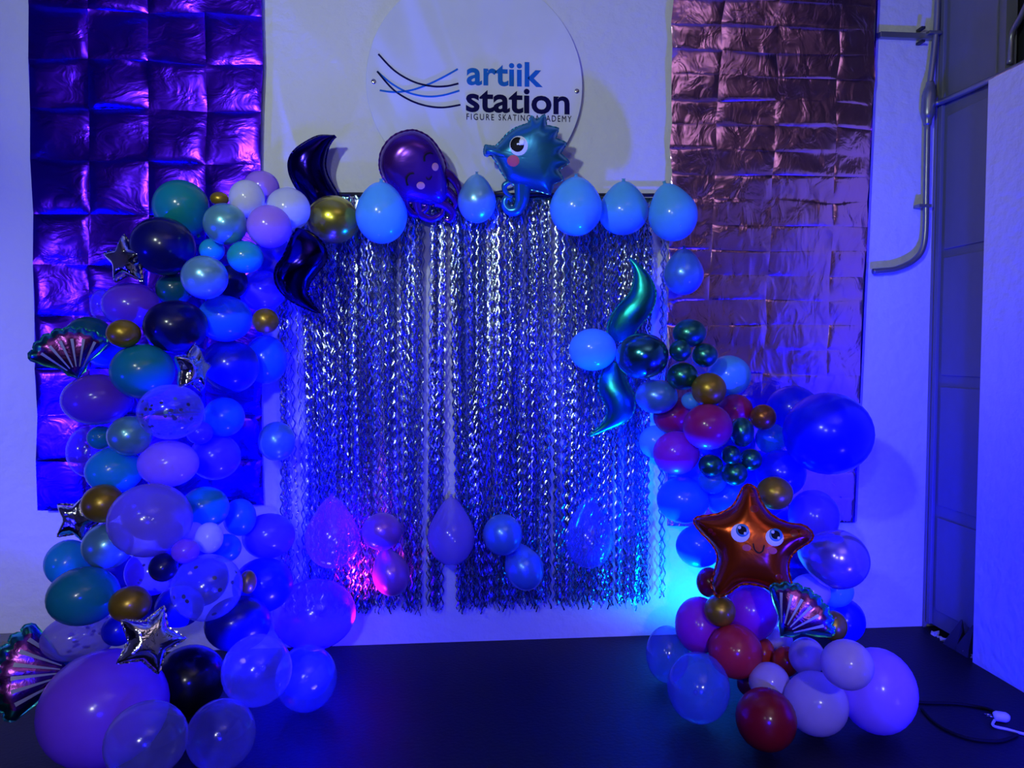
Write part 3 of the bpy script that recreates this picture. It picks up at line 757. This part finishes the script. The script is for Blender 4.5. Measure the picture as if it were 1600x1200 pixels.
# ------------------------------------------------------------------ foil balloons
class Foil:
    """pillow of two foil skins cut to an outline given in photo pixels, standing at distance d from the wall"""
    def __init__(s, name, outline, center, d, label, cat, group=None, yaw=0, puff=.55, n=4, M=0, closed=True):
        s.c = W(center[0], center[1], d); s.k = mpp(s.c); s.cx, s.cy = center
        r, u, f = frame(s.c)
        mw = Matrix.Translation(s.c) @ Matrix((r, u, -f)).transposed().to_4x4() @ Matrix.Rotation(yaw, 4, 'Y')
        s.e = empty(name, mw=mw); tag(s.e, label, cat, group)
        O = [s.L(p) for p in outline]
        s.O = catmull(O, n, True) if n > 1 else O
        s.sg = [(a, b, max(1e-12, (b-a).length_squared)) for a, b in zip(s.O, s.O[1:]+s.O[:1])]
        pts = [q*t for q in s.O[::3] for t in (0, .2, .4, .6)]
        s.dm = max(s.dist(p) for p in pts)
        s.T = puff*max(min((p-q).length for q in s.O) for p in pts)
    def L(s, p): return Vector(((p[0]-s.cx)*s.k, -(p[1]-s.cy)*s.k, 0))
    def dist(s, p):
        m = 0.0
        for a, b, l2 in s.sg:
            x, y = b.x-a.x, b.y-a.y; u, v = p.x-a.x, p.y-a.y
            t = max(0.0, min(1.0, (u*x+v*y)/l2)); u -= x*t; v -= y*t
            m += math.sqrt(l2)/max(1e-10, u*u+v*v)**1.5
        return m**-.5
    def h(s, p):
        q = min(1, s.dist(p)/s.dm); return s.T*math.sqrt(max(0, 1-(1-q)**2))
    def body(s, mat, rings=12, t0=0, t1=1, name='body', back=True, extra=None):
        V, F = [], []; M = len(s.O)
        ts = [t0+(t1-t0)*math.sin(math.pi/2*i/rings) for i in range(rings+1)]
        for sgn in ((1, -1) if back else (1,)):
            b0 = len(V)
            for i, t in enumerate(ts):
                for q in s.O:
                    p = q*t; hh = s.h(p) if t < .9999 else 0
                    if extra: hh += extra(p, t)
                    V.append((p.x, p.y, sgn*hh))
            for i in range(rings):
                for k in range(M):
                    a, b = b0+i*M+k, b0+i*M+(k+1) % M
                    F.append((a, b, b+M, a+M) if sgn < 0 else (a, a+M, b+M, b))
        return obj(name, V, F, mat, s.e)
    def seam(s, mat, w=.006, amp=.0022):
        V, F = [], []; M = len(s.O)
        O = []
        for i, q in enumerate(s.O): O.append(q)
        for i, q in enumerate(O):
            t = (O[(i+1) % M]-O[i-1]).normalized(); nn = Vector((t.y, -t.x, 0))
            if nn.dot(q) < 0: nn = -nn
            z = amp*(1 if i % 2 else -1)
            V += [(*(q-nn*.002).xy, .0006), (*(q+nn*(w+.0015*(i % 2))).xy, z+.0004), (*(q+nn*(w+.0015*(i % 2))).xy, z-.0004), (*(q-nn*.002).xy, -.0006)]
        for i in range(M):
            a, b = i*4, ((i+1) % M)*4
            for j in range(4): F.append((a+j, b+j, b+(j+1) % 4, a+(j+1) % 4))
        return obj('seam', V, F, mat, s.e, None, False)
    def disc(s, name, c, rx, ry, mat, lift=.001, parent=None, rot=0):
        C = s.L(c); V, F = [], []; S, Rn = 20, 4
        lp = Vector((0, 0, 0))
        p = C; V.append((p.x, p.y, s.h(p)+lift))
        for i in range(1, Rn+1):
            for k in range(S):
                a = 2*math.pi*k/S; x, y = rx*s.k*i/Rn*math.cos(a), ry*s.k*i/Rn*math.sin(a)
                p = C+Vector((x*math.cos(rot)-y*math.sin(rot), x*math.sin(rot)+y*math.cos(rot), 0))
                V.append((p.x, p.y, s.h(p)+(lift if i < Rn else lift*.3)))
        for k in range(S):
            F.append((0, 1+k, 1+(k+1) % S))
            for i in range(Rn-1):
                a, b = 1+i*S+k, 1+i*S+(k+1) % S; F.append((a, a+S, b+S, b))
        return obj(name, V, F, mat, parent or s.e)
    def line(s, name, pts, w, mat, lift=.0012, parent=None):
        Q = catmull([s.L(p) for p in pts], 5) if len(pts) > 2 else [s.L(pts[0]).lerp(s.L(pts[1]), i/8) for i in range(9)]
        V, F = [], []
        for i, q in enumerate(Q):
            t = (Q[min(i+1, len(Q)-1)]-Q[max(0, i-1)]).normalized(); nn = Vector((-t.y, t.x, 0))
            ww = (w[0]+(w[1]-w[0])*i/(len(Q)-1) if isinstance(w, tuple) else w)*s.k/2
            for k in (-1, 0, 1):
                p = q+nn*ww*k; V.append((p.x, p.y, s.h(p)+lift))
        for i in range(len(Q)-1):
            a = i*3; F += [(a, a+1, a+4, a+3), (a+1, a+2, a+5, a+4)]
        return obj(name, V, F, mat, parent or s.e)
    def tube(s, name, pts, R, mat, zoff=0, seg=12):
        V, F = tube([s.L(p)+Vector((0, 0, zoff+(p[2] if len(p) > 2 else 0)*s.k)) for p in pts], [r*s.k for r in R], seg, 6)
        return obj(name, V, F, mat, s.e)

# waves: paired edges
def wave(name, L, R, d, mat, label, puff=.62):
    c = ((L[len(L)//2][0]+R[len(R)//2][0])/2, (L[len(L)//2][1]+R[len(R)//2][1])/2)
    C = W(c[0], c[1], d); k = mpp(C); r, u, f = frame(C)
    mw = Matrix.Translation(C) @ Matrix((r, u, -f)).transposed().to_4x4()
    e = empty(name, mw=mw); tag(e, label, 'foil balloon', 'wave shaped foil balloons')
    lo = lambda p: Vector(((p[0]-c[0])*k, -(p[1]-c[1])*k, 0))
    A, Bq = catmull([lo(p) for p in L], 6), catmull([lo(p) for p in R], 6)
    V, F = [], []; S = 20
    for a, b in zip(A, Bq):
        hw = (b-a).length/2; m = (a+b)/2
        for q in range(S):
            th = 2*math.pi*q/S
            x = math.cos(th); z = math.sin(th)
            V.append(m+(b-a)/2*x+Vector((0, 0, 1))*z*hw*puff)
    n = len(A)
    for i in range(n-1):
        for q in range(S):
            x, y = i*S+q, i*S+(q+1) % S; F.append((x, y, y+S, x+S))
    F.append(tuple(range(S))[::-1]); F.append(tuple((n-1)*S+q for q in range(S)))
    o = obj('body', V, F, mat, e)
    # crimped seam strips along both edges
    for E_, O_ in ((A, Bq), (Bq, A)):
        V, F = [], []
        for i, (a, b) in enumerate(zip(E_, O_)):
            dv = (a-b).normalized() if (a-b).length > 1e-6 else Vector((1, 0, 0))
            z = .002*(1 if i % 2 else -1)
            V += [a-dv*.003+Vector((0, 0, .0006)), a+dv*.006+Vector((0, 0, z+.0004)), a+dv*.006+Vector((0, 0, z-.0004)), a-dv*.003-Vector((0, 0, .0006))]
        for i in range(n-1):
            for j in range(4): F.append((i*4+j, (i+1)*4+j, (i+1)*4+(j+1) % 4, i*4+(j+1) % 4))
        obj('seam', V, F, mat, e, None, False)
    return e
wave('foil_wave_balloon', [(523, 211), (500, 212), (480, 222), (462, 236), (453, 252), (453, 270), (460, 288), (472, 306), (486, 326)],
     [(524, 212), (519, 217), (513, 227), (509, 240), (507, 256), (511, 272), (519, 287), (527, 300), (532, 318)], .14, F_navy, 'navy foil wave balloon standing up against the bare wall')
wave('foil_wave_balloon', [(466, 357), (455, 377), (445, 400), (435, 415), (431, 432), (437, 452), (455, 470), (480, 482), (498, 489)],
     [(477, 359), (497, 372), (508, 390), (507, 409), (495, 425), (484, 440), (480, 457), (486, 472), (499, 490)], .42, F_navy, 'navy foil wave balloon hanging down over the curtain')
wave('foil_wave_balloon', [(983, 405), (990, 419), (991, 435), (985, 457), (968, 476), (955, 495), (950, 517), (958, 535)],
     [(984, 404), (999, 416), (1015, 435), (1023, 457), (1020, 479), (1009, 498), (994, 517), (985, 533)], .24, F_teal, 'teal foil wave balloon rising above the light blue balloon')
wave('foil_wave_balloon', [(950, 565), (938, 587), (936, 609), (944, 628), (949, 644), (941, 663), (920, 682)],
     [(968, 565), (980, 596), (990, 618), (990, 641), (977, 660), (949, 672), (922, 683)], .22, F_teal, 'teal foil wave balloon pointing down below the light blue balloon')

# silver stars
def star(c, R, rot, d, label, yaw=0):
    O = []
    for i in range(10):
        a = math.radians(rot+i*36); r = R if i % 2 == 0 else R*.56
        O.append((c[0]+r*math.cos(a), c[1]-r*math.sin(a)))
    P = []
    for i in range(10):
        a, b = Vector(O[i]), Vector(O[(i+1) % 10])
        for t in range(6): P.append(tuple(a.lerp(b, t/6)))
    s = Foil('foil_star_balloon', P, c, d, label, 'foil balloon', 'silver star balloons', yaw, .75, 1)
    s.body(F_silver, 10); s.seam(F_silver, .004, .002)
star((198, 407), 40, 95, .62, 'silver foil star topmost, beside the large navy balloon', math.radians(-35))
star((301, 576), 40, 80, .80, 'silver foil star in mid garland above the confetti balloon', math.radians(50))
star((124, 811), 42, 70, .70, 'silver foil star beside the large gold balloon at the foil bottom', math.radians(-30))
star((234, 1000), 53, 66, 1.22, 'silver foil star lowest, resting on the huge purple balloon', math.radians(12))

# scallop shells
def shell(hinge, ang, R, spread, d, label, yaw=0, puff=.5, ribbon=False):
    ca, sa = math.cos(math.radians(ang)), math.sin(math.radians(ang))
    def P(r, phi):     # polar from the hinge, phi relative to the fan axis
        x, y = r*math.cos(phi), r*math.sin(phi)
        return (hinge[0]+x*ca-y*sa, hinge[1]-(x*sa+y*ca))
    sp_ = math.radians(spread); O = []
    n = 8
    for i in range(n*6+1):
        phi = -sp_+2*sp_*i/(n*6)
        O.append(P(R*(.95-.10*(phi/sp_)**2+.05*abs(math.sin(math.pi*i/6))), phi))
    O += [P(R*.60, sp_*.98), P(R*.33, sp_*.85), P(R*.17, sp_*1.1), P(R*.05, sp_*1.2), P(-R*.03, 0), P(R*.05, -sp_*1.2), P(R*.17, -sp_*1.1), P(R*.33, -sp_*.85), P(R*.60, -sp_*.98)]
    c = P(R*.52, 0)
    s = Foil('foil_shell_balloon', O, c, d, label, 'foil balloon', 'scallop shell balloons', yaw, puff, 1)
    H = s.L(hinge)
    def ribs(p, t):
        v = p-H; a = math.atan2(v.y, v.x)-math.radians(ang)
        a = (a+math.pi) % (2*math.pi)-math.pi
        return .0035*math.cos(a/sp_*math.pi*4)*min(1, v.length/(R*s.k))*(1 if t < .99 else 0)
    s.body(F_shell, 10, 0, .80, 'body', True, ribs)
    s.body(F_rim, 5, .80, 1, 'scalloped_rim', True, ribs)
    s.seam(F_rim, .004, .002)
    for k in range(6):
        phi = (-.72+1.44*k/5)*sp_
        s.line('rib_stripe', [P(R*.22, phi), P(R*.5, phi), P(R*.76, phi)], (1.5, R*.055), P_rib, .0045)
    if ribbon:
        V, F = tube([s.L((82, 1076))+Vector((0, 0, .04)), s.L((67, 1083))+Vector((0, 0, .045)), s.L((69, 1092))+Vector((0, 0, .04)), s.L((70, 1101))+Vector((0, 0, .04))], .004, 8, 4)
        obj('tie_ribbon', V, F, P_white, s.e)
shell((119, 590), 104, 80, 52, .62, 'purple scallop shell foil balloon with grey ribs beside a gold ball')
shell((112, 1062), 168, 118, 44, .82, 'scallop shell foil balloon with green rim at the lowest corner by the plinth', 0, .5, True)
shell((1224, 994), 56, 84, 50, 1.0, 'scallop shell foil balloon with green rim below the starfish', 0)

# octopus
def z3(L): return [(580+x/7.5, 190+y/7.5) for x, y in L]
s = Foil('foil_octopus_balloon', z3([(105, 500), (130, 370), (220, 240), (330, 165), (460, 130), (560, 140), (680, 200), (780, 310), (850, 440), (885, 580), (900, 740), (890, 860), (830, 940), (680, 960), (500, 940), (370, 910), (270, 810), (160, 690), (115, 590)]),
         (650, 265), .18, 'smiling purple octopus foil balloon on the curtain top', 'foil balloon', None, 0, .62, 4)
s.body(F_oct, 14); s.seam(F_oct, .005, .002)
for pts in (z3([(622, 470), (622, 420), (650, 385), (690, 375), (722, 385)]), z3([(430, 742), (415, 690), (425, 645), (460, 612), (505, 607)])):
    s.line('closed_eye', pts, (3.2, 1.6), P_black, .0015)
s.disc('cheek', z3([(745, 525)])[0], 5.2, 6, P_peach, .0015); s.disc('cheek', z3([(578, 738)])[0], 6.4, 5.6, P_peach, .0015)
s.line('mouth', z3([(640, 648), (662, 668), (690, 660), (704, 628)]), 1.6, P_black, .0015)
for pts, R in (([(632, 306), (634, 322), (648, 333), (664, 326), (668, 318)], [8, 7, 6, 5, 2.5]),
               ([(650, 312), (656, 332), (674, 340), (690, 332), (692, 322)], [8, 7, 6, 5, 2]),
               ([(680, 312), (696, 318), (708, 330), (704, 341), (694, 340)], [9, 8, 6.5, 5, 2]),
               ([(692, 292), (704, 300), (712, 314), (708, 326)], [9, 7, 5, 2]),
               ([(694, 268), (704, 274), (714, 286), (718, 300), (715, 308)], [9, 8, 6.5, 4.5, 2])):
    s.tube('tentacle', pts, R, F_oct, 0)

# seahorse
def z4(L): return [(740+x/7.056, 180+y/7.056) for x, y in L]
out = [(115, 390), (130, 335), (165, 342), (240, 350), (300, 295), (370, 220), (450, 165), (530, 135), (600, 115), (640, 35), (690, 85), (780, 22), (800, 135), (932, 165), (900, 270), (1020, 318), (955, 425), (1055, 518), (935, 600), (992, 700), (885, 745), (850, 860), (750, 830), (620, 800), (480, 770), (370, 710), (300, 610), (250, 510), (200, 445), (150, 450), (122, 440)]
P = []
oz = z4(out)
for i in range(len(oz)):
    a, b = Vector(oz[i]), Vector(oz[(i+1) % len(oz)])
    for t in range(4): P.append(tuple(a.lerp(b, t/4)))
s = Foil('foil_seahorse_balloon', P, (826, 247), .20, 'blue seahorse foil balloon with one big eye on the curtain top', 'foil balloon', None, 0, .6, 1)
s.body(F_sea, 14); s.seam(F_sea, .004, .0015)
ey = s.disc('eye', z4([(500, 345)])[0], 14, 14.5, P_white, .0015)
s.disc('pupil', z4([(487, 335)])[0], 11, 11.3, P_black, .003, ey); s.disc('eye_highlight', z4([(535, 305)])[0], 5, 5.5, P_white, .0045, ey)
s.line('eye_glint', z4([(480, 330), (500, 326), (520, 335)]), 2.2, P_white, .0045, ey)
s.disc('cheek', z4([(440, 500)])[0], 9.5, 8.5, P_pink, .0015)
s.tube('tail', [(816, 280), (816, 296), (815, 312), (808, 325), (796, 327), (788, 318), (790, 308), (797, 308), (798, 314)], [15, 13, 11, 9.5, 8, 6.5, 5, 3.5, 2], F_sea, 0)
s.tube('tail_fin', [(796, 283), (788, 288), (790, 298), (800, 306)], [4, 5, 4, 2.5], F_sea, .004)

# starfish
def z5(L): return [(1070+x/4.443, 740+y/4.443) for x, y in L]
s = Foil('foil_starfish_balloon', z5([(440, 80), (490, 110), (520, 190), (590, 280), (700, 330), (800, 340), (855, 390), (840, 440), (760, 500), (710, 570), (705, 660), (735, 770), (725, 840), (680, 850), (600, 790), (510, 760), (400, 765), (310, 835), (240, 860), (205, 780), (225, 690), (240, 590), (200, 510), (110, 420), (72, 360), (110, 325), (230, 300), (330, 240), (380, 150), (405, 100)]),
         (1174, 848), .80, 'orange starfish foil balloon with big blue eyes and a smile', 'foil balloon', None, 0, .60, 4)
s.body(F_star, 14); s.seam(F_star, .005, .002)
for (wx, wy), (ix, iy), wr in (((390, 420), (402, 404), 14), ((610, 433), (617, 418), 13)):
    ey = s.disc('eye', z5([(wx, wy)])[0], wr, wr, P_white, .0015)
    s.disc('iris', z5([(ix, iy)])[0], 10.2, 10.2, P_iris, .003, ey); s.disc('pupil', z5([(ix, iy-2)])[0], 7.4, 7.4, P_black, .0045, ey)
    s.disc('eye_highlight', z5([(ix-18, iy-20)])[0], 2.8, 2.8, P_white, .006, ey); s.disc('eye_highlight', z5([(ix+18, iy+17)])[0], 2.2, 2.6, P_white, .006, ey)
s.line('mouth', z5([(473, 483), (485, 525), (510, 543), (535, 528), (545, 488)]), 1.9, P_black, .003)
for c in ((432, 515), (598, 522)): s.disc('cheek', z5([c])[0], 6.5, 5, P_pink, .0012)
for c, r in (((463, 155), 4), ((478, 250), 6.5), ((735, 395), 6), ((792, 388), 5), ((775, 445), 3), ((640, 690), 5), ((190, 420), 4), ((215, 440), 3)):
    s.disc('spot', z5([c])[0], r, r*.9, P_red, .0012)

# ------------------------------------------------------------------ floor cables and plug
pts = [G(1420, 1098), G(1450, 1100), G(1500, 1102), G(1550, 1112), G(1558, 1128)]
V, F = tube([p-pts[0]+Vector((0, 0, .006)) for p in pts], .006, 8, 6)
tag(obj('power_cable', V, F, M_cable, None, Matrix.Translation(pts[0])), 'black power cable running from the huge lilac balloon to the plug', 'cable')
pts = [G(1440, 1110), G(1465, 1135), G(1510, 1155), G(1560, 1160), G(1590, 1150)]
V, F = tube([p-pts[0]+Vector((0, 0, .006)) for p in pts], .006, 8, 6)
tag(obj('power_cable', V, F, M_cable, None, Matrix.Translation(pts[0])), 'black power cable curving across the floor, nearest the picture edge', 'cable')
pp = G(1562, 1128)
pe = empty('power_plug', pp); tag(pe, 'white power plug with a white lead lying on the black floor', 'plug')
V, F = tube([Vector((-.02, .01, .02)), Vector((-.012, .006, .022)), Vector((.018, -.008, .022)), Vector((.03, -.014, .02))], [.012, .02, .02, .011], 14, 2)
obj('plug_body', V, F, M_plug, pe)
for s_i in (-1, 1):
    V, F = tube([Vector((-.02, .01+s_i*.008, .02)), Vector((-.045, .022+s_i*.008, .02))], .0025, 8, 1); obj('pin', V, F, M_steel, pe)
pts = [G(1554, 1128), G(1552, 1137), G(1575, 1143), G(1600, 1150), G(1640, 1160)]
V, F = tube([p-pp+Vector((0, 0, .008)) for p in pts], .0055, 8, 5)
obj('lead', V, F, M_plug, pe)
